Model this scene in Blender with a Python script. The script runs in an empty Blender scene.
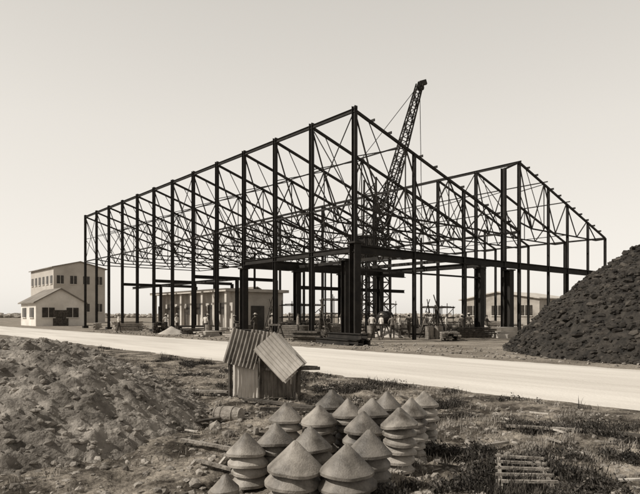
import bpy, bmesh, math, random
from mathutils import Vector, Matrix, noise
random.seed(7)
C, S = 0.765, 0.644
H = 1.65
scene = bpy.context.scene
def P(a, d, z=0.0):
    """site position from lateral offset a and distance d measured from the photographer's spot"""
    return Vector((C*a + S*d, -S*a + C*d, z))

# ---------------------------------------------------------------- materials
def sep(g):
    t = min(1.0, max(0.0, g)) ** 0.5
    a = (1.0, 0.82, 0.64); b = (1.0, 0.96, 0.89)
    m = [a[i]*(1-t)+b[i]*t for i in range(3)]
    k = g/(0.21*m[0]+0.72*m[1]+0.07*m[2])
    return (m[0]*k, m[1]*k, m[2]*k, 1)

def mat(name, g1, g2, scale=4.0, rough=0.85, bump=0.0, bscale=None, stretch=None, detail=8, contrast=(0.35, 0.65), vary=None):
    m = bpy.data.materials.new(name); m.use_nodes = True
    nt = m.node_tree; N = nt.nodes; L = nt.links
    b = N["Principled BSDF"]; b.inputs["Roughness"].default_value = rough
    b.inputs["Specular IOR Level"].default_value = 0.25
    tc = N.new("ShaderNodeTexCoord"); mp = N.new("ShaderNodeMapping")
    if stretch: mp.inputs["Scale"].default_value = stretch
    L.new(tc.outputs["Object"], mp.inputs["Vector"])
    n = N.new("ShaderNodeTexNoise"); n.inputs["Scale"].default_value = scale; n.inputs["Detail"].default_value = detail
    n.inputs["Roughness"].default_value = 0.65
    L.new(mp.outputs[0], n.inputs["Vector"])
    r = N.new("ShaderNodeValToRGB")
    r.color_ramp.elements[0].position = contrast[0]; r.color_ramp.elements[0].color = sep(g1)
    r.color_ramp.elements[1].position = contrast[1]; r.color_ramp.elements[1].color = sep(g2)
    L.new(n.outputs["Fac"], r.inputs[0]); out = r.outputs[0]
    if vary:
        oi = N.new("ShaderNodeObjectInfo"); mr = N.new("ShaderNodeMapRange"); mr.inputs[3].default_value = vary[0]; mr.inputs[4].default_value = vary[1]
        L.new(oi.outputs["Random"], mr.inputs[0])
        mm = N.new("ShaderNodeMixRGB"); mm.blend_type = 'MULTIPLY'; mm.inputs[0].default_value = 1
        L.new(out, mm.inputs[1]); L.new(mr.outputs[0], mm.inputs[2]); out = mm.outputs[0]
    L.new(out, b.inputs["Base Color"])
    if bump > 0:
        n2 = N.new("ShaderNodeTexNoise"); n2.inputs["Scale"].default_value = bscale or scale*4
        n2.inputs["Detail"].default_value = 10
        L.new(tc.outputs["Object"], n2.inputs["Vector"])
        bp = N.new("ShaderNodeBump"); bp.inputs["Strength"].default_value = bump; bp.inputs["Distance"].default_value = 0.05
        L.new(n2.outputs["Fac"], bp.inputs["Height"]); L.new(bp.outputs[0], b.inputs["Normal"])
    return m

M_steel = mat("steel_dark_paint", 0.008, 0.020, 1.5, 0.75)
M_steel_far = mat("steel_weathered", 0.010, 0.028, 1.5, 0.8)
M_conc = mat("concrete_pale", 0.34, 0.5, 0.7, 0.9, 0.15, 6)
M_white = mat("whitewash", 0.5, 0.66, 0.5, 0.9)
M_roof = mat("roof_grey", 0.12, 0.2, 0.4, 0.8)
M_glass = mat("window_dark", 0.02, 0.05, 2, 0.3)
M_wood = mat("timber_weathered", 0.12, 0.30, 6, 0.9, 0.4, 30, (1, 1, 1))
M_wood_d = mat("timber_dark", 0.025, 0.09, 5, 0.9, 0.3, 30)
M_wood_l = mat("timber_pale", 0.32, 0.5, 5, 0.9, 0.2, 30)
M_iron = mat("galvanised_iron", 0.38, 0.6, 3.0, 0.6, 0.05, 20, (1, 1, .4))
M_iron_d = mat("galvanised_iron_rusty", 0.07, 0.26, 3.5, 0.75, 0.05, 20, (1, 1, .4))
M_cone = mat("cast_concrete_cone", 0.05, 0.30, 2.6, 0.55, 0.2, 60, None, 12, (0.36, 0.66), (.6, 1.15))
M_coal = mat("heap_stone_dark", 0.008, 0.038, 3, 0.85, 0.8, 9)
M_coal_l = mat("heap_stone_lit", 0.012, 0.075, 1.5, 0.85, 0.5, 12)  # paler copy of the heap stone, highlights put into its colour
M_earth = mat("spoil_earth", 0.06, 0.27, 2.2, 0.95, 0.9, 14)
M_clod = mat("earth_clods", 0.07, 0.30, 2.2, 0.95, 0.6, 20)
M_grass = mat("grass_dark", 0.012, 0.06, 2.0, 0.9)
M_straw = mat("grass_dry", 0.08, 0.28, 2.0, 0.9)
M_leaf = mat("weed_leaves", 0.012, 0.065, 5.0, 0.7)
M_tree = mat("foliage_haze_tint", 0.2, 0.3, 0.05, 0.95)  # pale foliage tone, distance haze mixed into the colour
M_skin = mat("skin", 0.16, 0.2, 4); M_shirt = mat("shirt_white", 0.5, 0.62, 6)
M_trous = mat("trousers_dark", 0.04, 0.07, 6); M_hair = mat("hair_dark", 0.01, 0.015, 6)
M_sand = mat("sand", 0.3, 0.42, 2, 0.95, 0.4, 20)

# ---------------------------------------------------------------- mesh helpers
class MB:
    def __init__(s): s.v = []; s.f = []
    def add(s, vs, fs):
        o = len(s.v); s.v += [tuple(x) for x in vs]; s.f += [tuple(i+o for i in f) for f in fs]
    def frame(s, p, q, up=(0, 0, 1)):
        p = Vector(p); q = Vector(q); d = (q-p).normalized(); u = Vector(up)
        if abs(d.dot(u)) > 0.98: u = Vector((0, 1, 0))
        x = d.cross(u).normalized(); y = x.cross(d).normalized()
        return p, q, x, y
    def bar(s, p, q, w, h, up=(0, 0, 1), off=(0, 0)):
        p, q, x, y = s.frame(p, q, up); o = x*off[0]+y*off[1]; vs = []
        for b in (p, q):
            for i, j in ((-1, -1), (1, -1), (1, 1), (-1, 1)):
                vs.append(b+o+x*(i*w/2)+y*(j*h/2))
        s.add(vs, [(0, 1, 2, 3), (7, 6, 5, 4), (0, 4, 5, 1), (1, 5, 6, 2), (2, 6, 7, 3), (3, 7, 4, 0)])
    def ibeam(s, p, q, w, h, up=(0, 0, 1)):
        t = h*0.09
        s.bar(p, q, w*0.12, h-2*t-0.004, up)
        s.bar(p, q, w, t, up, (0, h/2-t/2)); s.bar(p, q, w, t, up, (0, -h/2+t/2))
    def box(s, c, d, rz=0):
        cx, cy, cz = c; vs = []
        for k in (-1, 1):
            for i, j in ((-1, -1), (1, -1), (1, 1), (-1, 1)):
                x = i*d[0]/2; y = j*d[1]/2
                vs.append((cx+x*math.cos(rz)-y*math.sin(rz), cy+x*math.sin(rz)+y*math.cos(rz), cz+k*d[2]/2))
        s.add(vs, [(3, 2, 1, 0), (4, 5, 6, 7), (0, 1, 5, 4), (1, 2, 6, 5), (2, 3, 7, 6), (3, 0, 4, 7)])
    def cyl(s, p, q, r1, r2=None, n=12):
        r2 = r1 if r2 is None else r2
        p, q, x, y = s.frame(p, q); vs = []
        for b, r in ((p, r1), (q, r2)):
            for k in range(n):
                a = 2*math.pi*k/n; vs.append(b+x*(r*math.cos(a))+y*(r*math.sin(a)))
        fs = [(k, (k+1) % n, n+(k+1) % n, n+k) for k in range(n)]
        fs += [tuple(range(n-1, -1, -1)), tuple(range(n, 2*n))]
        s.add(vs, fs)
    def lattice(s, p, q, w0, w1, n, t, tb, up=(0, 0, 1)):
        p, q, x, y = s.frame(p, q, up); cs = []
        for k in range(n+1):
            f = k/n; b = p.lerp(q, f); w = (w0*(1-f)+w1*f)/2
            cs.append([b+x*(i*w)+y*(j*w) for i, j in ((-1, -1), (1, -1), (1, 1), (-1, 1))])
        for k in range(n):
            for i in range(4):
                s.bar(cs[k][i], cs[k+1][i], t, t)
                j = (i+1) % 4
                s.bar(cs[k][i], cs[k][j], tb, tb)
                if k % 2: s.bar(cs[k][i], cs[k+1][j], tb, tb)
                else: s.bar(cs[k][j], cs[k+1][i], tb, tb)
    def obj(s, name, m, parent=None, smooth=False):
        me = bpy.data.meshes.new(name); me.from_pydata(s.v, [], s.f); me.update()
        o = bpy.data.objects.new(name, me); scene.collection.objects.link(o)
        me.materials.append(m)
        if smooth:
            for p in me.polygons: p.use_smooth = True
        if parent: o.parent = parent
        return o
def empty(name):
    o = bpy.data.objects.new(name, None); o.empty_display_size = 0.2
    scene.collection.objects.link(o); return o

def fbm(x, y, sc, o=4, seed=0.0):
    v = 0; a = 1; t = 0
    for i in range(o):
        v += a*noise.noise(Vector((x*sc+seed, y*sc-seed, seed*1.7+i*3.1))); t += a; a *= 0.55; sc *= 2.05
    return v/t

# ---------------------------------------------------------------- ground
ROAD0, ROAD1 = 9.86, 19.1
def gz(x, y):
    e = 9.75 + 0.25*fbm(0, y, 0.5, 2, 5)
    k = max(0.0, min(1.0, (e-x)/1.2))
    if x > 19.4:
        k2 = min(1, (x-19.4)/2)
        if x > 75 or y > 120 or y < -25: return 0
        return k2*0.05*fbm(x, y, .35, 3, 2)
    if x < -25 or y > 60 or y < -20: return -0.02*k
    z = 0.13*fbm(x, y, 0.45, 3, 1) + 0.12*fbm(x, y, 1.7, 4, 9) + 0.06*fbm(x, y, 6, 4, 4)
    return k*(z-0.02)

def axis(segs):
    out = []
    for a, b, st in segs:
        n = max(1, int(round((b-a)/st)))
        out += [a+(b-a)*i/n for i in range(n)]
    out.append(segs[-1][1]); return out
xs = axis([(-2500, -300, 500), (-300, -25, 40), (-25, -3, 2), (-3, 1, .2), (1, 10, .05), (10, 19.2, 2.3), (19.2, 22, .4), (22, 60, 1.2), (60, 140, 8), (140, 3500, 400)])
ys = axis([(-2500, -200, 400), (-200, -14, 20), (-14, -4, .6), (-4, 1, .1), (1, 12, .05), (12, 22, .13), (22, 60, .9), (60, 120, 3), (120, 300, 20), (300, 3500, 400)])
mb = MB()
mb.v = [(x, y, gz(x, y)) for y in ys for x in xs]
nx = len(xs)
mb.f = [(j*nx+i, j*nx+i+1, (j+1)*nx+i+1, (j+1)*nx+i) for j in range(len(ys)-1) for i in range(nx-1)]
def ground_mat():
    m = bpy.data.materials.new("ground_earth"); m.use_nodes = True
    nt = m.node_tree; N = nt.nodes; L = nt.links; b = N["Principled BSDF"]
    b.inputs["Roughness"].default_value = 0.95; b.inputs["Specular IOR Level"].default_value = 0.1
    tc = N.new("ShaderNodeTexCoord"); sx = N.new("ShaderNodeSeparateXYZ"); L.new(tc.outputs["Object"], sx.inputs[0])
    def nz(sc, det, r0, c0, r1, c1, mid=None):
        n = N.new("ShaderNodeTexNoise"); n.inputs["Scale"].default_value = sc; n.inputs["Detail"].default_value = det
        n.inputs["Roughness"].default_value = 0.7
        L.new(tc.outputs["Object"], n.inputs["Vector"])
        r = N.new("ShaderNodeValToRGB"); r.color_ramp.elements[0].position = r0; r.color_ramp.elements[0].color = sep(c0)
        r.color_ramp.elements[1].position = r1; r.color_ramp.elements[1].color = sep(c1)
        L.new(n.outputs["Fac"], r.inputs[0]); return n, r
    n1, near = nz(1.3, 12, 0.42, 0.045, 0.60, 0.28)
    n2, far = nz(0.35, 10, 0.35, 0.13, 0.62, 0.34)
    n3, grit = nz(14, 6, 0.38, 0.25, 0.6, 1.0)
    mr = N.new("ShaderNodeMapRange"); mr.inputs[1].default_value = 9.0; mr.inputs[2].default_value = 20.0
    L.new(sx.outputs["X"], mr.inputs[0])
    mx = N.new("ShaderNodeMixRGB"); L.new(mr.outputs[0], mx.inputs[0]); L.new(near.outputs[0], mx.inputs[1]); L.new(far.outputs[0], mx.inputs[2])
    ml = N.new("ShaderNodeMixRGB"); ml.blend_type = 'MULTIPLY'; ml.inputs[0].default_value = 0.7
    L.new(mx.outputs[0], ml.inputs[1]); L.new(grit.outputs[0], ml.inputs[2]); L.new(ml.outputs[0], b.inputs["Base Color"])
    n4 = N.new("ShaderNodeTexNoise"); n4.inputs["Scale"].default_value = 18; n4.inputs["Detail"].default_value = 8
    L.new(tc.outputs["Object"], n4.inputs["Vector"])
    bp = N.new("ShaderNodeBump"); bp.inputs["Strength"].default_value = 0.8; bp.inputs["Distance"].default_value = 0.05
    L.new(n4.outputs["Fac"], bp.inputs["Height"]); L.new(bp.outputs[0], b.inputs["Normal"])
    return m
g = mb.obj("ground", ground_mat(), smooth=True)

# ---------------------------------------------------------------- road
mb = MB()
yy = axis([(-400, -20, 40), (-20, 40, .15), (40, 120, 2), (120, 900, 60)])
rows = []
for y in yy:
    w0 = 0.35*fbm(0, y, .25, 3, 11)+0.35*fbm(0, y, 1.6, 4, 12) if -21 < y < 121 else 0
    w1 = 0.3*fbm(3, y, .3, 3, 21)+0.3*fbm(3, y, 1.6, 3, 22) if -21 < y < 121 else 0
    rows.append((ROAD0+w0, ROAD1+w1))
for (a, b), y in zip(rows, yy):
    for k in range(7):
        x = a+(b-a)*k/6; t = k/6
        mb.v.append((x, y, 0.005+0.05*(1-(2*t-1)**2)+(0.0 if 0 < k < 6 else -0.03)))
for j in range(len(yy)-1):
    for k in range(6):
        o = j*7+k; mb.f.append((o, o+1, o+8, o+7))
mb.obj("road", mat("road_concrete", 0.40, 0.56, 0.6, 0.9, 0.25, 12, (1.2, 0.12, 1), 12, (0.3, 0.6)), smooth=True)

# ---------------------------------------------------------------- rock / clod scatter
ico = bmesh.new(); bmesh.ops.create_icosphere(ico, subdivisions=1, radius=1)
IV = [v.co.copy() for v in ico.verts]; IF = [tuple(v.index for v in f.verts) for f in ico.faces]; ico.free()
def rock(mb, p, r):
    sc = (random.uniform(.6, 1.3), random.uniform(.6, 1.3), random.uniform(.45, .9))
    R = Matrix.Rotation(random.uniform(0, 6.28), 3, Vector((random.random(), random.random(), random.random()+.1)).normalized())
    vs = []
    for v in IV:
        w = R @ v; k = r*random.uniform(.75, 1.2)
        vs.append((p[0]+w.x*sc[0]*k, p[1]+w.y*sc[1]*k, p[2]+w.z*sc[2]*k))
    mb.add(vs, IF)

# spoil mound (left foreground)
def mound_h(a, d):
    r2 = ((a+5.1)/3.2)**2 + ((d-9.0)/3.7)**2
    X = P(a, d)
    n = fbm(X.x, X.y, .9, 4, 33)
    return 1.22*(1-r2)*(1+.2*n) + .14*fbm(X.x, X.y, 2.6, 4, 7)+.12*fbm(X.x, X.y, 8, 4, 8) if r2 < 1.25 else -1
mb = MB(); na, nd = 190, 210
for j in range(nd+1):
    for i in range(na+1):
        a = -9+8.2*i/na; d = 3.6+9.6*j/nd
        q = P(a, d); mb.v.append((q.x, q.y, max(mound_h(a, d), -0.3)))
for j in range(nd):
    for i in range(na):
        o = j*(na+1)+i; f = (o, o+1, o+na+2, o+na+1)
        if max(mb.v[k][2] for k in f) > -0.2: mb.f.append(f)
mound = empty("earth_mound")
mb.obj("mound_surface", M_earth, mound, True)
mb = MB()
for _ in range(7500):
    a = random.uniform(-8, -1.0); d = random.uniform(4.6, 12.6)
    h = mound_h(a, d)
    if h < -0.02: continue
    q = P(a, d, h); rock(mb, q, random.choice((.008, .01, .015, .015, .02, .02, .03, .045, .06)))
mb.obj("clods", M_clod, mound)

# stone heap (right)
HC = (35.4, 8.3)
def heap_h(x, y):
    r2 = ((x-HC[0])/15.1)**2+((y-HC[1])/10.0)**2
    if x < 19.8: return -1
    return 6.25*(1-r2)*(1+.1*fbm(x, y, .35, 3, 3)) + .45*fbm(x, y, .8, 4, 17) + .24*fbm(x, y, 3.2, 3, 19)
mb = MB(); n1, n2 = 150, 130
for j in range(n2+1):
    for i in range(n1+1):
        x = 19.8+30*i/n1; y = -2.5+23*j/n2
        mb.v.append((x, y, max(heap_h(x, y), -.3)))
for j in range(n2):
    for i in range(n1):
        o = j*(n1+1)+i; f = (o, o+1, o+n1+2, o+n1+1)
        if max(mb.v[k][2] for k in f) > -.25: mb.f.append(f)
heap = empty("stone_heap")
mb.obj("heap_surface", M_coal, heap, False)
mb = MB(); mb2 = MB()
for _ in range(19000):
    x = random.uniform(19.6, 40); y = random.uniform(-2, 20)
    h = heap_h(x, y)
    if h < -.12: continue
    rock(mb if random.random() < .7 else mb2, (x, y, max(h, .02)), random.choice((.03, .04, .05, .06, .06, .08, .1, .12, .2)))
mb.obj("heap_stones", M_coal, heap); mb2.obj("heap_stones_lit_tone", M_coal_l, heap)

# loose stones
mb = MB()
for _ in range(8500):
    d = 3.6+random.random()**1.4*15; a = random.uniform(-.62, .62)*d
    q = P(a, d)
    if q.x > 10.4: continue
    q.z = gz(q.x, q.y); rock(mb, q, random.choice((.006, .008, .012, .012, .018, .025, .04, .055)))
for _ in range(1800):
    x = random.uniform(18.8, 25); y = random.uniform(4, 60); rock(mb, (x, y, 0.02), random.choice((.02, .03, .05, .08)))
mb.obj("loose_stones", M_clod)

# ---------------------------------------------------------------- steel shed
shed = empty("steel_frame_shed")
XA, XB, XC = 24.0, 42.5, 58.3
Y0, BAY, NB = 25.25, 4.13, 12
ZT, SL = 14.1, 0.305
def roofz(x): return ZT-SL*(x-XA) if x < XB else ZT-SL*(x-XB)
ZV = ZT-SL*(XB-XA)
FY = [Y0+BAY*k for k in range(NB+1)]
cols = MB(); tr = MB(); pur = MB(); fl = MB()
def col(x, y, z, w=.26, h=.3): cols.ibeam((x, y, 0), (x, y, z), w, h, (0, 1, 0))
for k, y in enumerate(FY):
    col(XA, y, ZT+.25, .24, .28)
    if k % 2 == 0 or k < 2: col(XB, y, ZT, .2, .24)
    col(XC, y, roofz(XC), .18, .22)
    cols.box((XA, y, .12), (.6, .6, .3))
    for bi, (xa, xb) in enumerate(((XA, XB), (XB, XC))):
        n = 8; zb = ZT-SL*(xb-xa)
        tp = [(xa+(xb-xa)*i/n, y, ZT-SL*(xb-xa)*i/n) for i in range(n+1)]
        bt = [(xa+(xb-xa)*i/n, y, zb-.05-(.35 if 0 < i < n else 0)) for i in range(n+1)]
        bt[n] = (xb, y, zb-.1)
        tr.bar(tp[0], tp[n], .13, .17)
        for i in range(n):
            tr.bar(bt[i], bt[i+1], .09, .11)
            if 0 < i < n-2 and i % 2 == 0: tr.bar(tp[i], bt[i], .06, .06)
            if i < n-1: tr.bar(tp[i], bt[i+1], .075, .075) if i % 2 == 0 else tr.bar(bt[i], tp[i+1], .075, .075)
        tr.bar((xa, y, zb+(ZT-zb)*.5), tp[2], .06, .06); tr.bar((xa, y, zb+(ZT-zb)*.5), bt[1], .055, .055)
        tr.bar(bt[2], ((tp[1][0]+tp[0][0])/2, y, (tp[1][2]+tp[0][2])/2), .045, .045)
E = FY[-1]
pur.ibeam((XA, Y0-.2, ZT), (XA, E, ZT), .14, .24)
pur.bar((XA, Y0, ZV), (XA, E, ZV), .1, .12)
pur.ibeam((XB, Y0-.2, ZT), (XB, E, ZT), .13, .22)
pur.bar((XB, Y0, ZV), (XB, E, ZV), .12, .16)
pur.bar((XC, Y0, roofz(XC)), (XC, E, roofz(XC)), .12, .16)
for (xa, xb) in ((XA, XB), (XB, XC)):
    n = 12
    for i in range(1, n):
        x = xa+(xb-xa)*i/n; z = ZT-SL*(x-xa)+.17
        if i in (3, 6): pur.bar((x, Y0-.35, z), (x, FY[-1] if i == 3 else FY[8], z), .05, .09)
        else: pur.bar((x, Y0-.2, z), (x, Y0+.2, z), .06, .16)
    pur.bar((xa+(xb-xa)*.5, Y0, ZT-SL*(xb-xa)-.4), (xa+(xb-xa)*.5, E, ZT-SL*(xb-xa)-.4), .05, .06)
for k in range(NB):
    tr.bar((XB, FY[k], ZT), (XB, FY[k+1], ZV), .06, .06) if k % 2 else tr.bar((XB, FY[k], ZV), (XB, FY[k+1], ZT), .06, .06)
for k in (0, 5, 11):
    pur.bar((XA, FY[k], ZT), (XA, FY[k+1], ZV), .05, .05); pur.bar((XA, FY[k], ZV), (XA, FY[k+1], ZT), .05, .05)
for x in (29.5, 35.0): col(x, Y0, roofz(x), .18, .22)
for x in (47.2, 50.6, 54.6): col(x, Y0, roofz(x), .17, .2)
col(40.4, Y0+.1, 13.3, .3, .36)
tr.bar((40.4, Y0+.1, 13.2), (XB, Y0, ZT), .1, .14)
def heavy(x, y, z, w=.5):
    fl.ibeam((x, y, 0), (x, y, z), w, w, (0, 1, 0)); fl.box((x, y, .2), (w+.35, w+.35, .4)); fl.box((x, y, z+.04), (w+.2, w+.2, .1))
ZM = 5.65
heavy(XA, Y0-.05, 6.0, .52); heavy(XA+1.1, Y0+2.0, ZM-.5, .42)
heavy(37.0, Y0, ZM-.5, .5); heavy(40.4, Y0-.35, ZM-.5, .56)
fl.ibeam((XA, Y0, ZM), (XC, Y0, ZM), .34, .5)
fl.bar((XA, Y0, ZM-1.2), (37, Y0, ZM-1.2), .1, .12)
y3 = FY[3]
for x in (24.0, 29.2, 34.2, 39.1): heavy(x, y3, ZM-.45, .48)
fl.ibeam((XA, y3, ZM), (XB, y3, ZM), .4, .7)
fl.ibeam((29.2, y3, ZM-1.7), (XB, y3, ZM-1.7), .2, .3)
fl.ibeam((XA, Y0, ZM), (XA, y3, ZM), .2, .34); fl.ibeam((39.1, Y0, ZM), (39.1, y3, ZM), .3, .4)
for x in (29.2, 34.2): fl.bar((x, Y0, ZM), (x, y3, ZM), .12, .24)
for k in (5, 7, 9):
    fl.ibeam((XA, FY[k], ZM-.6), (33, FY[k], ZM-.6), .2, .3)
    for x in (28.5, 33): fl.ibeam((x, FY[k], 0), (x, FY[k], ZM-.6), .26, .26, (0, 1, 0))
fl.ibeam((XA+4.5, FY[5], ZM-.6), (XA+4.5, FY[11], ZM-.6), .18, .28)
for y in (FY[2], FY[4], FY[6], FY[8]):
    for x in (33.2, 50): fl.ibeam((x, y, 0), (x, y, roofz(x)-1.5 if x > XB else ZV-.3), .16, .18, (0, 1, 0))
cols.obj("columns", M_steel, shed); tr.obj("roof_trusses", M_steel_far, shed)
pur.obj("purlins_and_eaves_beams", M_steel, shed); fl.obj("mezzanine_girders", M_steel, shed)

# ---------------------------------------------------------------- derrick crane
cr = empty("lattice_crane"); m1 = MB()
cb = P(8.2, 84); piv = Vector((cb.x, cb.y, 11.5))
m1.lattice(cb, (cb.x, cb.y, 21.5), 3.0, 2.4, 10, .22, .12)
tip = P(15.0, 86, 36.4)
m1.lattice(piv+Vector((0, 0, .5)), tip, 1.9, .8, 20, .17, .1)
m1.bar(tip, tip+Vector((.8, -.6, .3)), .5, .7)
m1.cyl(tip+Vector((.5, 0, -.3)), tip+Vector((.5, .5, -.3)), .55, n=14)
top = Vector((cb.x, cb.y, 21.5)); mast = P(6.3, 85, 25)
m1.bar(top, mast, .2, .2)
m1.cyl(mast, tip, .05, n=5); m1.cyl(mast, P(5.0, 86, 12), .05, n=5)
m1.cyl(tip, P(15.4, 86, 9), .05, n=5); m1.box(P(15.4, 86, 8.6), (.5, .5, .9))
c2 = P(6.6, 84)
m1.box((c2.x, c2.y, 11.5), (4.2, 3, 2.6), .5)
m1.box((c2.x, c2.y, 12.95), (4.6, 3.4, .25), .5)
m1.obj("mast_and_jib", M_steel_far, cr)

# ---------------------------------------------------------------- buildings
def gable_building(name, cx, cy, lx, ly, hw, hr, wall, ridge_along='y', win=None, rows=1, door=True, roof=None):
    e = empty(name)
    w = MB(); x0, x1, y0, y1 = cx-lx/2, cx+lx/2, cy-ly/2, cy+ly/2
    if ridge_along == 'y':
        vs = [(x0, y0, 0), (x1, y0, 0), (x1, y1, 0), (x0, y1, 0), (x0, y0, hw), (x1, y0, hw), (x1, y1, hw), (x0, y1, hw), (cx, y0, hr), (cx, y1, hr)]
        fs = [(0, 1, 5, 8, 4), (2, 3, 7, 9, 6), (1, 2, 6, 5), (3, 0, 4, 7)]
        w.add(vs, fs); r = MB(); o = .4
        for sg in (-1, 1):
            xe = cx+sg*(lx/2+o); ze = hw-(hr-hw)*o/(lx/2)
            r.add([(cx, y0-o, hr+.1), (cx, y1+o, hr+.1), (xe, y1+o, ze+.1), (xe, y0-o, ze+.1), (cx, y0-o, hr-.08), (cx, y1+o, hr-.08), (xe, y1+o, ze-.08), (xe, y0-o, ze-.08)],
                  [(0, 1, 2, 3), (4, 7, 6, 5), (0, 3, 7, 4), (3, 2, 6, 7), (2, 1, 5, 6)])
    else:
        vs = [(x0, y0, 0), (x1, y0, 0), (x1, y1, 0), (x0, y1, 0), (x0, y0, hw), (x1, y0, hw), (x1, y1, hw), (x0, y1, hw), (x0, cy, hr), (x1, cy, hr)]
        fs = [(0, 1, 5, 4), (2, 3, 7, 6), (1, 2, 6, 9, 5), (3, 0, 4, 8, 7)]
        w.add(vs, fs); r = MB(); o = .4
        for sg in (-1, 1):
            ye = cy+sg*(ly/2+o); ze = hw-(hr-hw)*o/(ly/2)
            r.add([(x0-o, cy, hr+.1), (x1+o, cy, hr+.1), (x1+o, ye, ze+.1), (x0-o, ye, ze+.1), (x0-o, cy, hr-.08), (x1+o, cy, hr-.08), (x1+o, ye, ze-.08), (x0-o, ye, ze-.08)],
                  [(0, 1, 2, 3), (4, 7, 6, 5), (0, 3, 7, 4), (3, 2, 6, 7), (2, 1, 5, 6)])
    w.obj("walls", wall, e); r.obj("roof", roof or M_roof, e)
    g_ = MB(); t_ = MB()
    for rr in range(rows):
        z = hw*(rr+.55)/rows
        for ax in ('x', 'y'):
            Ln = ly if ax == 'x' else lx; n = max(2, int(Ln/(win or 3.2)))
            for i in range(n):
                p = -Ln/2+Ln*(i+.5)/n; ww = Ln/n*.5; hh = min(1.7, hw/rows*.4)
                if ax == 'x':
                    g_.box((x0-.03, cy+p, z), (.1, ww, hh)); t_.box((x0-.07, cy+p, z-hh/2-.06), (.22, ww+.2, .1)); t_.box((x0-.07, cy+p, z), (.1, .07, hh))
                else:
                    g_.box((cx+p, y0-.03, z), (ww, .1, hh)); t_.box((cx+p, y0-.07, z-hh/2-.06), (ww+.2, .22, .1)); t_.box((cx+p, y0-.07, z), (.07, .1, hh))
    g_.obj("windows", M_glass, e); t_.obj("sills_and_bars", M_white, e)
    if door:
        d_ = MB(); d_.box((cx, y0-.06, 1.2), (2.2, .2, 2.4)); d_.obj("door", M_wood_d, e)
    return e
M_grey = mat("wall_grey_sheet", 0.34, 0.44, .3, .9)
M_greyd = mat("wall_grey_weathered", 0.2, 0.36, .5, .9)
gable_building("workshop_building", 39.0, 134, 10.5, 18, 11.6, 12.9, M_grey, 'y', 2.6, 2)
gable_building("small_store_shed", 26.0, 97, 7, 9, 3.7, 5.7, M_white, 'y', 4)
gable_building("long_low_building", 92, 55, 12, 15, 4.4, 5.6, M_greyd, 'x', 5, 1, False, M_conc)
gable_building("site_hut", 41.0, 64, 5, 5, 4.0, 5.2, M_greyd, 'y', 3)

sub = empty("substation_building"); w = MB(); dk = MB(); rf = MB()
x0, x1, y0, y1, hh = 29.6, 36.5, 49.5, 66.5, 4.0
w.box(((x0+x1)/2+.3, (y0+y1)/2, hh/2), (x1-x0-.6, y1-y0, hh))
n = 7
for i in range(n+1):
    y = y0+(y1-y0)*i/n; w.box((x0-.02, y, hh/2), (.38, .38, hh-.01))
for i in range(n):
    y = y0+(y1-y0)*(i+.5)/n
    if i in (1, 4, 6): dk.box((x0+.27, y, 1.35), (.12, 1.5, 2.7))
    else: dk.box((x0+.27, y, 2.3), (.12, 1.4, 1.2))
dk.box((33.2, y0-.03, 1.3), (1.6, .12, 2.6))
rf.box(((x0+x1)/2, (y0+y1)/2, hh+.16), (x1-x0+.9, y1-y0+.9, .3))
w.obj("walls", M_conc, sub); dk.obj("openings", M_glass, sub); rf.obj("roof_slab", M_conc, sub)

mb = MB()
for _ in range(900):
    d = random.uniform(330, 420); a = random.uniform(-.75, .8)*d
    q = P(a, d); r = random.uniform(2, 4)
    hsc = .35+.5*abs(fbm(a, 0, .01, 3, 2))
    for _ in range(4):
        rock(mb, (q.x+random.uniform(-6, 6), q.y+random.uniform(-6, 6), r*hsc*random.uniform(.2, 1.1)), r*.55)
mb.obj("distant_trees", M_tree)

# ---------------------------------------------------------------- site clutter
def timber_stack(x, y, L=3.5, w=1.2, h=.7, rz=0, m=None):
    e = MB(); z = 0.05; r = random.Random(int(x*100+y*10))
    nl = int(h/.12)
    for l in range(nl):
        k = int(w/.24)
        for i in range(k):
            if r.random() < .15: continue
            off = -w/2+.24*(i+.5); sh = r.uniform(-.3, .3)
            e.box((x+sh*math.cos(rz)-off*math.sin(rz), y+sh*math.sin(rz)+off*math.cos(rz), z+.05), (L+r.uniform(-.5, .5), .2, .1), rz+r.uniform(-.04, .04))
        z += .125
    return e.obj("timber_stack", m or M_wood)
R = random.Random(3)
spots = [(22.3, 27.5), (26.5, 29), (33, 27.8), (34.5, 24.2), (27, 36), (31, 39), (36, 38), (41, 36), (23, 44), (26, 50), (23, 58), (26, 66), (46, 33), (45, 28), (39, 29), (30, 32), (22.4, 36),
         (31, 23.6), (26.8, 42), (25.6, 46.5), (22.6, 50), (35, 33), (38, 33.5), (43, 40), (48, 37), (22, 65), (25.5, 33.5), (21.6, 31.5), (21.8, 39.5),
         (28, 31), (32, 35.5), (37, 41), (44, 44), (49, 42), (52, 46), (28.5, 38), (25, 61), (25.5, 56), (40, 40.5), (34, 42), (47.5, 29), (50, 33),
         (46, 38), (51, 38), (54, 42), (47, 46), (42, 46), (38, 45), (55, 36), (33.5, 30)]
for i, (x, y) in enumerate(spots):
    timber_stack(x, y, R.uniform(1.4, 4.2), R.uniform(.6, 1.4), R.uniform(.3, 1.15), R.uniform(0, 3.1), R.choice([M_wood, M_wood_d, M_wood_l, M_wood_d, M_wood_d]))
def drum(x, y, z=0, r=.29, h=.88, m=M_iron_d):
    e = MB(); e.cyl((x, y, z), (x, y, z+h), r, n=18)
    for k in (0.02, .33, .66, .97): e.cyl((x, y, z+h*k-.015), (x, y, z+h*k+.015), r+.015, n=18)
    return e.obj("oil_drum", m)
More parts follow.
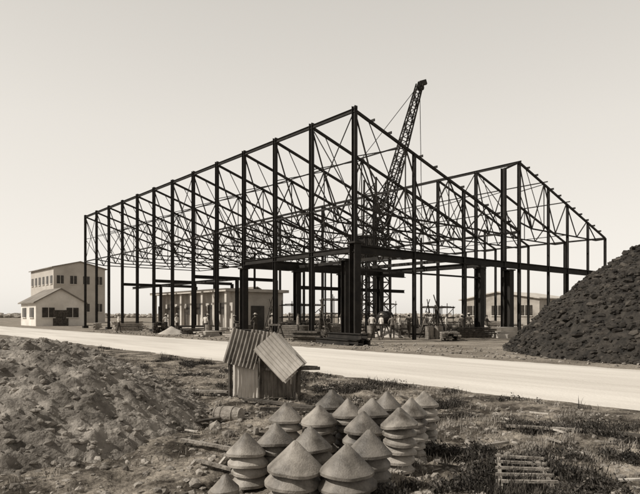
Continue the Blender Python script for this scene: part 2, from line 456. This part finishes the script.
for x, y in ((34.5, 30), (35.2, 30.3), (40.5, 33), (41.2, 32.6), (25.8, 40.5), (28, 45), (25, 54), (44, 29.5), (30.8, 25), (31.4, 24.7), (22.8, 41), (36.4, 27), (41.8, 26), (27.4, 31.5), (29.6, 29.4), (24.8, 31.2), (33.8, 32.2)): drum(x, y, m=R.choice([M_iron_d, M_wood_d, M_iron_d]))
for (x, y, rz) in ((22.2, 23.5, 1.4), (28.5, 34, .9), (33.5, 36, .2), (22.4, 33.5, 1.45), (44.5, 36, .8)):
    e = MB()
    for k in range(6):
        o = (k % 4)*.36+(k//4)*.15+R.uniform(-.03, .03); z = .16+(k//4)*.32; t_ = rz+R.uniform(-.03, .03); dx, dy = math.cos(t_), math.sin(t_)
        a_ = R.uniform(-.7, .7)
        p0 = (x-dx*(1.8+a_)-dy*o, y-dy*(1.8+a_)+dx*o, z); p1 = (x+dx*(1.8-a_)-dy*o, y+dy*(1.8-a_)+dx*o, z)
        e.ibeam(p0, p1, .2, .3)
    e.obj("steel_joist_pile", M_steel_far)
for (x, y) in ((30.2, 33), (36.5, 31.2), (27.2, 38.6), (42.3, 34.5), (33.2, 26.4), (25.8, 30.5)):
    e = MB()
    for k in range(6):
        t = k*1.05+R.uniform(-.3, .3); e.cyl((x+R.uniform(.4, .9)*math.cos(t), y+.9*math.sin(t), 0), (x-.15*math.cos(t), y-.15*math.sin(t), R.uniform(1.6, 3.2)), .05, .04, 7)
    e.obj("scaffold_pole_bundle", M_wood_d)
# small timber scaffolds at the back of the shed
for (x, y, wx, wy, hz_) in ((44, 50, 6, 2, 3.6), (52, 52, 5, 2, 3.2), (36, 47, 4, 2, 2.8), (50, 40, 3.5, 1.6, 2.6)):
    e = MB(); nx_ = 4
    for i in range(nx_):
        for j in (0, 1):
            px, py = x+wx*i/(nx_-1), y+wy*j
            e.cyl((px, py, 0), (px+R.uniform(-.05, .05), py, hz_+R.uniform(-.2, .5)), .05, .045, 7)
    for zz in (hz_*.5, hz_*.95):
        for j in (0, 1): e.cyl((x-.3, y+wy*j+.06, zz), (x+wx+.3, y+wy*j+.06, zz), .045, n=7)
        for i in range(nx_): e.cyl((x+wx*i/(nx_-1)+.06, y-.2, zz+.08), (x+wx*i/(nx_-1)+.06, y+wy+.2, zz+.08), .04, n=7)
    for k in range(3): e.box((x+wx/2, y+.4+k*.5, hz_*.95+.15), (wx, .3, .05))
    e.cyl((x, y-.06, 0), (x+wx, y-.06, hz_*.95), .04, n=7)
    e.obj("timber_scaffold", M_wood_d)
for (x, y, r_, h_) in ((32.2, 30.2, 1.5, .8), (24.2, 37.6, 1.2, .6), (39.5, 26.5, 1.6, .9), (22.2, 46.5, 1.3, .7)):
    e = MB(); nr, nn = 10, 30
    for i in range(nr+1):
        for k in range(nn):
            t = 2*math.pi*k/nn; f = i/nr; rr = r_*f*(1+.15*math.sin(3*t+x)); px, py = x+rr*math.cos(t), y+rr*math.sin(t)
            e.v.append((px, py, h_*(1-f)**1.1+.06*fbm(px, py, 2.5, 3, 5)-.02*f))
    for i in range(nr):
        for k in range(nn): e.f.append((i*nn+k, i*nn+(k+1) % nn, (i+1)*nn+(k+1) % nn, (i+1)*nn+k))
    e.obj("sand_pile", M_sand, smooth=True)
mb = MB(); mb.box((38.2, 23.9, .22), (3.6, 1.6, .44)); mb.box((38.0, 23.9, .595), (2.2, 1.1, .3)); mb.box((36.2, 22.7, .15), (1.0, .8, .3), .3)
mb.obj("concrete_plinth", M_conc)
for x, y, rz in ((27.5, 26.4, .2), (31.8, 25.9, 1.2), (43, 31, .6), (22.2, 31, 1.4), (36, 29.5, .4), (29, 41.5, 1)):
    e = MB(); c_, s_ = math.cos(rz), math.sin(rz)
    def T(u, v, z): return (x+u*c_-v*s_, y+u*s_+v*c_, z)
    e.bar(T(-.9, 0, 1), T(.9, 0, 1), .12, .12)
    for u in (-.7, .7):
        for v in (-.35, .35): e.bar(T(u, v, 0), T(u, 0, 1), .07, .07)
        e.bar(T(u, -.2, .45), T(u, .2, .45), .05, .07)
    e.obj("timber_trestle", M_wood_d)
mx = empty("concrete_mixer"); e = MB(); q = P(5.0, 45)
e.cyl((q.x-.5, q.y, 1.2), (q.x, q.y, 1.35), .35, .65, 18); e.cyl((q.x, q.y, 1.35), (q.x+.7, q.y, 1.55), .65, .45, 18)
for s in (-.7, .7):
    e.bar((q.x-.3, q.y+s, .5), (q.x, q.y+s, 1.4), .1, .1); e.bar((q.x+.5, q.y+s, .5), (q.x, q.y+s, 1.4), .1, .1)
e.bar((q.x-1, q.y-.7, .5), (q.x+1, q.y-.7, .5), .12, .12); e.bar((q.x-1, q.y+.7, .5), (q.x+1, q.y+.7, .5), .12, .12)
for u in (-.7, .7):
    for s in (-.85, .85): e.cyl((q.x+u, q.y+s-.05, .32), (q.x+u, q.y+s+.05, .32), .32, n=16)
e.obj("drum_frame_and_wheels", M_steel_far, mx)

# ---------------------------------------------------------------- cone stacks (foreground)
def cone_stack(a, d, ztop, r, n_ring=36):
    q = P(a, d); g0 = gz(q.x, q.y); e = MB(); h = r*random.uniform(.88, 1.02); sp = r*.48
    cx, cy = q.x, q.y; z = ztop; first = True
    tilt = Vector((random.uniform(-.09, .09), random.uniform(-.09, .09)))
    while z-h > g0-0.03 or first:
        rr = r*random.uniform(.94, 1.04); jx = random.uniform(-.018, .018); jy = random.uniform(-.018, .018)
        prof = [(.010, 0), (.030, -.014), (rr*.34, -h*.30), (rr*.68, -h*.66), (rr*.97, -h*.97), (rr, -h*1.0), (rr, -h-.026), (rr*.94, -h-.032), (rr*.6, -h*.68), (rr*.1, -h*.2)]
        vs = []; k0 = random.random()*10; nick = random.random()*6.28; tx, ty = random.uniform(-.07, .07), random.uniform(-.07, .07)
        for ip, (pr, pz) in enumerate(prof):
            for k in range(n_ring):
                t = 2*math.pi*k/n_ring
                w_ = 1+.014*math.sin(2*t+k0)+.007*math.sin(5*t+k0)
                if ip in (4, 5, 6, 7): w_ -= .07*max(0, math.cos(t-nick))**40
                lx_, ly_ = pr*w_*math.cos(t), pr*w_*math.sin(t)
                vs.append((cx+jx+tilt.x*(z-g0)+lx_, cy+jy+tilt.y*(z-g0)+ly_, z+pz+.004*math.sin(3*t+k0)+tx*lx_+ty*ly_))
        fs = []
        for p in range(len(prof)-1):
            for k in range(n_ring):
                fs.append((p*n_ring+k, (p+1)*n_ring+k, (p+1)*n_ring+(k+1) % n_ring, p*n_ring+(k+1) % n_ring))
        fs.append(tuple(range(n_ring))); e.add(vs, fs)
        z -= sp*random.uniform(.9, 1.12); first = False
    o = e.obj("concrete_cone_stack", M_cone, smooth=True)
    o.data.set_sharp_from_angle(angle=math.radians(35))
    return o
def st(x, y, d, r):
    a = (x-320)/572*d; cone_stack(a, d, H-(y-315)/572*d, r)
# tops as surveyed: (bearing, drop, distance, radius)
for x, y, d, r in [(295, 440, 5.3, .26), (346, 445, 5.15, .26), (374, 430, 5.55, .22), (398, 407, 6.1, .19), (411, 399, 6.6, .185),
                   (424, 391, 7.1, .18), (386, 391, 7.2, .185), (371, 398, 6.85, .19), (360, 411, 6.3, .22), (337, 390, 7.2, .2), (319, 405, 6.7, .21),
                   (315, 426, 5.85, .22), (284, 403, 6.75, .2), (273, 423, 6.05, .2), (249, 433, 5.8, .2), (352, 399, 6.9, .19), (225, 474, 5.2, .13)]:
    st(x, y, d, r)

# ---------------------------------------------------------------- corrugated iron shelter
def sheet(mb, o, u, v, L, W, pitch=.076, amp=.014, th=.004):
    u = Vector(u).normalized(); v = Vector(v); v = (v-u*v.dot(u)).normalized(); n = u.cross(v)
    K = int(W/pitch*8); rowsN = 6; vs = []
    for s in (0, 1):
        for j in range(rowsN+1):
            for k in range(K+1):
                t = W*k/K
                bend = .03*math.sin(3.0*j/rowsN+t)
                vs.append(Vector(o)+u*(L*j/rowsN)+v*t+n*(amp*math.cos(2*math.pi*t/pitch)+s*th+bend))
    fs = []; B = (rowsN+1)*(K+1)
    for s in (0, 1):
        for j in range(rowsN):
            for k in range(K):
                a = s*B+j*(K+1)+k; fs.append((a, a+1, a+K+2, a+K+1) if s else (a, a+K+1, a+K+2, a+1))
    mb.add(vs, fs)
cart = empty("corrugated_iron_shelter")
cA = 11.3
def Q(a, f, z): return P(a, cA+f, z)
i1 = MB(); i2 = MB(); wd = MB()
def cv(a, f, z): return P(a, f, z)-P(0, 0, 0)
sheet(i2, Q(-1.93, .0, .72), cv(.16, .18, .66), cv(1, .0, 0), .72, .64)
sheet(i2, Q(-1.5, .2, .72), cv(.10, .2, .66), cv(1, .1, 0), .68, .6)
sheet(i1, Q(-1.74, .1, .0), cv(0, .03, 1), cv(1, -.02, 0), .70, .52)
sheet(i2, Q(-1.22, .14, .0), cv(0, 0, 1), cv(1, .02, 0), .72, .68)
sheet(i1, Q(-.90, .0, 1.33), cv(.56, -.08, -.60), cv(-.40, -.16, -.36), .86, .56)
sheet(i1, Q(-.80, .08, 1.29), cv(.56, .0, -.60), cv(-.40, -.12, -.36), .8, .6)
sheet(i2, Q(-1.2, .62, .0), cv(0, 0, 1), cv(1, 0, 0), .8, .8)
sheet(i2, Q(-.52, .15, .0), cv(.0, .0, 1), cv(.05, 1, 0), .66, .5)
i1.obj("pale_iron_sheets", M_iron, cart); i2.obj("dark_iron_sheets", M_iron_d, cart)
wd.bar(Q(-1.15, .06, .58), Q(.0, -.02, .60), .06, .06); wd.bar(Q(-1.15, .70, .60), Q(-.05, .6, .56), .06, .06)
for a in (-1.2, -.44): wd.bar(Q(a, .04, 0), Q(a+.02, .04, .8 if a < -1 else .6), .06, .06)
wd.bar(Q(-1.78, .04, 0), Q(-1.78, .04, .78), .06, .06); wd.bar(Q(-1.8, .05, .71), Q(-1.16, .05, .71), .05, .05)
wd.obj("timber_frame", M_wood_d, cart)

# ---------------------------------------------------------------- planks, ladder, keg
def plank(pa, pb, w, t, m=M_wood, name="wooden_plank"):
    e = MB(); a = P(*pa); b = P(*pb); a.z += gz(a.x, a.y)+t/2+.02; b.z += gz(b.x, b.y)+t/2+.02
    e.bar(a, b, w, t); return e.obj(name, m)
plank((2.65, 8.15, .03), (3.95, 7.75, .05), .10, .03)
plank((3.3, 8.6, .02), (4.6, 7.4, .02), .08, .03, M_wood_d)
plank((-2.0, 8.7, .03), (-1.2, 9.4, .02), .1, .03, M_wood_d)
plank((-1.75, 7.2, .02), (-1.05, 7.0, .02), .06, .03)
plank((-1.4, 10.6, .03), (-.1, 9.8, .03), .13, .04, M_wood_d)
plank((-1.0, 9.6, .02), (.9, 9.5, .06), .07, .05, M_wood_d)
plank((-1.35, 6.3, .02), (-.95, 6.15, .02), .05, .03, M_wood)
plank((1.7, 6.9, .02), (2.4, 7.3, .02), .05, .03, M_wood)
plank((-3.2, 12.2, .02), (-1.9, 11.8, .05), .12, .04, M_wood)
plank((1.0, 9.2, .02), (2.2, 9.5, .02), .06, .03, M_wood)
for k in range(80):
    d = random.uniform(5, 13); a = random.uniform(-.3, .55)*d; t = random.uniform(0, 3.1); l = random.uniform(.08, .35)
    if P(a, d).x > 9.4: continue
    plank((a, d, 0), (a+l*math.cos(t), d+l*math.sin(t), .01), random.uniform(.015, .05), .018, random.choice([M_wood, M_wood_l, M_wood_d]), "timber_offcut")
lad = MB()
def LP(a, d, z=.09):
    q = P(a, d); q.z = z; return q
lad.bar(LP(1.66, 5.25, .06), LP(1.95, 6.25, .12), .035, .05); lad.bar(LP(2.12, 5.2, .07), LP(2.32, 6.15, .10), .035, .05)
for k in range(5):
    f = .08+k*.2; lad.bar(LP(1.62+.29*f, 5.25+f, .10+.05*f), LP(2.18+.2*f, 5.2+.95*f, .11+.03*f), .035, .025)
lad.obj("wooden_ladder", M_wood)
kg = MB(); q0 = P(-1.68, 9.2); q1 = P(-1.24, 9.05)
z0 = gz(q0.x, q0.y)+.12
a0 = Vector((q0.x, q0.y, z0)); a1 = Vector((q1.x, q1.y, z0))
rr = lambda f: .11+.03*math.sin(math.pi*f)
for i in range(6):
    f0, f1 = i/6, (i+1)/6; kg.cyl(a0.lerp(a1, f0), a0.lerp(a1, f1), rr(f0), rr(f1), 18)
for f in (.04, .3, .7, .96): kg.cyl(a0.lerp(a1, f-.02), a0.lerp(a1, f+.02), .01+rr(f), n=18)
kg.obj("wooden_keg", M_wood)
mb = MB()
for a, d, r in ((-1.25, 5.7, .07), (-1.0, 5.45, .09), (-.85, 5.2, .1), (-1.5, 8.3, .12), (-.9, 8.0, .08), (1.2, 5.6, .07), (-1.45, 9.5, .13), (-2.1, 9.7, .1), (-.2, 9.2, .07), (1.5, 8.2, .06), (2.9, 9.4, .08), (-1.0, 7.5, .07), (-1.25, 7.8, .09), (1.55, 6.2, .05)):
    q = P(a, d); rock(mb, (q.x, q.y, gz(q.x, q.y)+.03), r)
mb.obj("concrete_rubble", M_clod)

# ---------------------------------------------------------------- grass and weeds
def blades(name, m, n, dens, hmin, hmax, wd_=.006, lean=.5):
    mb = MB(); c = 0; tries = 0
    while c < n and tries < n*16:
        tries += 1
        d = 3.8+random.random()**1.3*26; a = random.uniform(-.62, .64)*d
        q = P(a, d)
        if q.x > 10.15: continue
        if random.random() > dens(a, d, q): continue
        z = gz(q.x, q.y)-.01
        if mound_h(a, d) > z: z = mound_h(a, d)-.01
        for _ in range(7):
            px = q.x+random.gauss(0, .045); py = q.y+random.gauss(0, .045)
            t = random.uniform(0, 6.28); h = random.uniform(hmin, hmax); l = h*random.uniform(.1, lean)
            w = wd_*random.uniform(.6, 1.2)*(1+d*.04)
            sx, sy = -math.sin(t)*w, math.cos(t)*w; dx, dy = math.cos(t)*l, math.sin(t)*l
            o = len(mb.v)
            mb.v += [(px-sx, py-sy, z), (px+sx, py+sy, z), (px+dx*.4+sx*.8, py+dy*.4+sy*.8, z+h*.6), (px+dx*.4-sx*.8, py+dy*.4-sy*.8, z+h*.6), (px+dx, py+dy, z+h*.95)]
            mb.f += [(o, o+1, o+2, o+3), (o+3, o+2, o+4)]
        c += 1
    return mb.obj(name, m)
def clampf(v): return max(0, min(1, v))
def dens_r(a, d, q):
    n = fbm(q.x, q.y, .8, 4, 41)
    side = clampf((a/d+.02)*4)*.9
    verge = clampf((q.x-7.9)/1.3)*.95
    left = .3*clampf((d-9)/4)
    k = max(side, verge, left)
    if mound_h(a, d) > .25: k *= .03
    return clampf(k*(n*7-.1))
def dens_s(a, d, q):
    n = fbm(q.x, q.y, .9, 3, 51)
    k = clampf((a/d+.05)*4)+.12
    if mound_h(a, d) > .25: k *= .08
    return clampf(k*(n*5-.15))
blades("grass", M_grass, 4600, dens_r, .03, .12, .004, .9)
blades("tall_weeds", M_grass, 800, lambda a, d, q: dens_r(a, d, q)*clampf(fbm(q.x, q.y, .9, 2, 77)*5), .1, .28, .004, .7)
blades("dry_grass", M_straw, 1500, dens_s, .03, .13, .0035, .9)
mb = MB(); c = 0
while c < 1500:
    d = 4.5+random.random()*20; a = random.uniform(-.6, .62)*d; q = P(a, d)
    if q.x > 10.05 or random.random() > dens_r(a, d, q)*clampf(.45+fbm(q.x, q.y, 1.2, 2, 70)*4): continue
    if mound_h(a, d) > .2: continue
    z = gz(q.x, q.y); R0 = random.choice((.05, .07, .1, .16))
    for _ in range(36):
        v = Vector((random.gauss(0, 1), random.gauss(0, 1), abs(random.gauss(0, .8)))).normalized()*R0*random.uniform(.4, 1)
        s = random.uniform(.007, .018); n_ = Vector((random.gauss(0, 1), random.gauss(0, 1), random.gauss(0, 1)+.6)).normalized()
        t1 = n_.orthogonal().normalized(); t2 = n_.cross(t1); p = Vector((q.x, q.y, z+.02))+v
        mb.add([p-t1*s*1.6, p-t2*s*.6, p+t1*s*1.6, p+t2*s*.6], [(0, 1, 2, 3)])
    c += 1
mb.obj("leafy_weeds", M_leaf)

# ---------------------------------------------------------------- people
def person(x, y, face, pose=0, shirt=M_shirt, hat=True, size=1.0):
    J = {'pel': (0, 0, .95), 'wa': (0, .0, 1.08), 'ch': (0, .01, 1.32), 'nk': (0, .01, 1.47), 'hd0': (0, -.01, 1.55), 'hd1': (0, -.015, 1.64), 'hd2': (0, 0, 1.72)}
    st_ = .18 if pose == 1 else .03
    for s, n in ((1, 'l'), (-1, 'r')):
        f = s*st_
        J['hip'+n] = (s*.09, 0, .9); J['kn'+n] = (s*.1, -.5*f-.02, .5); J['an'+n] = (s*.1, -f, .09); J['to'+n] = (s*.12, -f-.17, .035)
        J['sh'+n] = (s*.19, .01, 1.42)
        if pose == 2:
            J['el'+n] = (s*.27, -.1, 1.18); J['wr'+n] = (s*.17, -.33, 1.12); J['ha'+n] = (s*.13, -.42, 1.13)
        else:
            J['el'+n] = (s*.24, .03+f*.5, 1.14); J['wr'+n] = (s*.25, -.03+f, .9); J['ha'+n] = (s*.245, -.05+f, .8)
    Ed = [('pel', 'wa'), ('wa', 'ch'), ('ch', 'nk'), ('nk', 'hd0'), ('hd0', 'hd1'), ('hd1', 'hd2')]
    Rr = {'pel': .14, 'wa': .125, 'ch': .15, 'nk': .06, 'hd0': .075, 'hd1': .095, 'hd2': .07}
    for n in 'lr':
        Ed += [('pel', 'hip'+n), ('hip'+n, 'kn'+n), ('kn'+n, 'an'+n), ('an'+n, 'to'+n), ('ch', 'sh'+n), ('sh'+n, 'el'+n), ('el'+n, 'wr'+n), ('wr'+n, 'ha'+n)]
        Rr.update({'hip'+n: .1, 'kn'+n: .07, 'an'+n: .05, 'to'+n: .035, 'sh'+n: .065, 'el'+n: .045, 'wr'+n: .03, 'ha'+n: .035})
    ks = list(J); me = bpy.data.meshes.new("fig"); me.from_pydata([J[k] for k in ks], [(ks.index(a), ks.index(b)) for a, b in Ed], [])
    o = bpy.data.objects.new("tmp", me); scene.collection.objects.link(o)
    o.modifiers.new("s", 'SKIN')
    for i, k in enumerate(ks): me.skin_vertices[0].data[i].radius = (Rr[k], Rr[k]*.85); me.skin_vertices[0].data[i].use_root = (k == 'pel')
    su = o.modifiers.new("u", 'SUBSURF'); su.levels = 2; su.render_levels = 2
    dg = bpy.context.evaluated_depsgraph_get(); nm = bpy.data.meshes.new_from_object(o.evaluated_get(dg))
    bpy.data.objects.remove(o)
    root = bpy.data.objects.new("workman", nm); scene.collection.objects.link(root)
    nm.materials.clear()
    for m in (shirt, M_trous, M_skin, M_hair): nm.materials.append(m)
    for p in nm.polygons:
        c = p.center; p.use_smooth = True
        if c.z > 1.64 or (c.z > 1.56 and c.y > .03): i = 3
        elif c.z > 1.46: i = 2
        elif c.z < .07: i = 3
        elif c.z < .98 and abs(c.x) < .2: i = 1
        elif (abs(c.x) > .19 and c.z < 1.12) or c.y < -.2 and c.z > .9: i = 2
        else: i = 0
        p.material_index = i
    f = MB(); f.bar((0, -.1, 1.6), (0, -.125, 1.585), .025, .03)
    for s in (-1, 1): f.bar((s*.095, 0, 1.58), (s*.1, 0, 1.64), .02, .035)
    for s, n in ((1, 'l'), (-1, 'r')):
        hx, hy, hz = J['ha'+n]; wx, wy, wz = J['wr'+n]; dv = (Vector((hx, hy, hz))-Vector((wx, wy, wz))).normalized()
        for k in range(4):
            b = Vector((hx, hy, hz))+Vector((0, -.03+.02*k, 0))+dv*.02; m_ = b+dv*.05; f.cyl(b, m_, .01, .009, 6); f.cyl(m_, m_+dv*.035+Vector((-s*.015, 0, 0)), .009, .007, 6)
        f.cyl(Vector((hx, hy-.03, hz))-dv*.01, Vector((hx-s*.01, hy-.065, hz))+dv*.03, .011, .009, 6)
    f.obj("nose_ears_fingers", M_skin, root)
    if hat:
        e = MB(); e.cyl((0, -.01, 1.68), (0, -.01, 1.695), .19, .16, 18); e.cyl((0, -.01, 1.695), (0, 0, 1.78), .1, .08, 14); e.obj("sun_hat", M_wood_l, root)
    root.location = (x, y, 0.02); root.rotation_euler = (0, 0, face); root.scale = (size, size, size)
for i, (a, d, f, p_) in enumerate(((-18.3, 52, 1.2, 1), (6.4, 46, .3, 0), (5.0, 39.5, 2.6, 2), (6.3, 40.5, 1.8, 1), (4.0, 44, 2.0, 2), (9.5, 43, .5, 0), (-7.5, 50, 1.0, 2),
                    (7.6, 41, 4.0, 1), (8.3, 42, 3.0, 2), (9.4, 50, 1.0, 0), (-3.5, 42, 2.2, 1), (0.6, 40, 5.0, 2), (-12.5, 50, .4, 0), (12.8, 51, 2.5, 1), (-1.5, 39, 1.0, 0),
                    (-5.2, 46, 3.2, 2), (-6.0, 46.5, .2, 1), (-9.6, 48, 2.0, 0), (-2.4, 45, 1.1, 2), (-10.4, 53, 4.1, 1), (1.6, 45, .6, 1), (8.9, 46, 5.2, 2), (11.2, 43, 1.9, 0), (13.4, 46, .9, 2), (-14.8, 55, 2.8, 2),
                    (5.6, 40.2, .4, 0), (7.1, 42.5, 3.6, 2), (10.3, 41.5, 2.2, 1), (4.4, 41, 1.4, 0))):
    q = P(a, d); person(q.x, q.y, f, p_, (M_shirt, M_shirt, M_wood, M_trous)[i % 4], i % 3 != 2, random.uniform(.92, 1.03))

# ---------------------------------------------------------------- light, sky, camera
el, sdir = math.radians(43), P(-.95, -.22)
az = math.atan2(sdir.x, sdir.y)
w = bpy.data.worlds.new("World"); scene.world = w; w.use_nodes = True
N = w.node_tree.nodes; L = w.node_tree.links
bg = N["Background"]; sk = N.new("ShaderNodeTexSky"); sk.sky_type = 'NISHITA'; sk.sun_disc = False
sk.sun_elevation = el; sk.sun_rotation = az; sk.air_density = 1.0; sk.dust_density = 2.0; sk.ozone_density = 1.0
bw = N.new("ShaderNodeRGBToBW"); L.new(sk.outputs[0], bw.inputs[0])
pw = N.new("ShaderNodeMath"); pw.operation = 'POWER'; pw.inputs[1].default_value = .15; L.new(bw.outputs[0], pw.inputs[0])
tc = N.new("ShaderNodeTexCoord"); sz = N.new("ShaderNodeSeparateXYZ"); L.new(tc.outputs["Generated"], sz.inputs[0])
# haze: brightest at the horizon, falling to a deeper tone overhead
hz = N.new("ShaderNodeValToRGB"); e_ = hz.color_ramp.elements
e_[0].position = 0; e_[0].color = (1, 1, 1, 1); e_[1].position = 1; e_[1].color = (.16, .16, .16, 1)
for p_, v_ in ((.3, .90), (.5, .76), (.7, .34)):
    q_ = e_.new(p_); q_.color = (v_, v_, v_, 1)
L.new(sz.outputs["Z"], hz.inputs[0])
mm = N.new("ShaderNodeMath"); mm.operation = 'MULTIPLY'; L.new(pw.outputs[0], mm.inputs[0]); L.new(hz.outputs[0], mm.inputs[1])
mlt = N.new("ShaderNodeMixRGB"); mlt.blend_type = 'MULTIPLY'; mlt.inputs[0].default_value = 1
L.new(mm.outputs[0], mlt.inputs[1]); mlt.inputs[2].default_value = (5.9, 5.6, 5.15, 1)
L.new(mlt.outputs[0], bg.inputs[0]); bg.inputs[1].default_value = 0.13
sl = bpy.data.lights.new("sun", 'SUN'); sl.energy = 5.0; sl.angle = math.radians(.5); sl.color = (1, .965, .90)
so = bpy.data.objects.new("sun", sl); scene.collection.objects.link(so)
v = Vector((math.sin(az)*math.cos(el), math.cos(az)*math.cos(el), math.sin(el)))
so.rotation_euler = v.to_track_quat('Z', 'Y').to_euler()
cam = bpy.data.cameras.new("camera"); co = bpy.data.objects.new("camera", cam); scene.collection.objects.link(co)
co.location = (0, 0, H); co.rotation_euler = (math.pi/2, 0, -math.atan2(S, C))
cam.sensor_width = 36; cam.lens = 36*572/640; cam.shift_y = (315-247)/640; cam.clip_end = 8000; cam.clip_start = .05
scene.camera = co
scene.view_settings.view_transform = 'Standard'; scene.view_settings.look = 'None'; scene.view_settings.exposure = 0
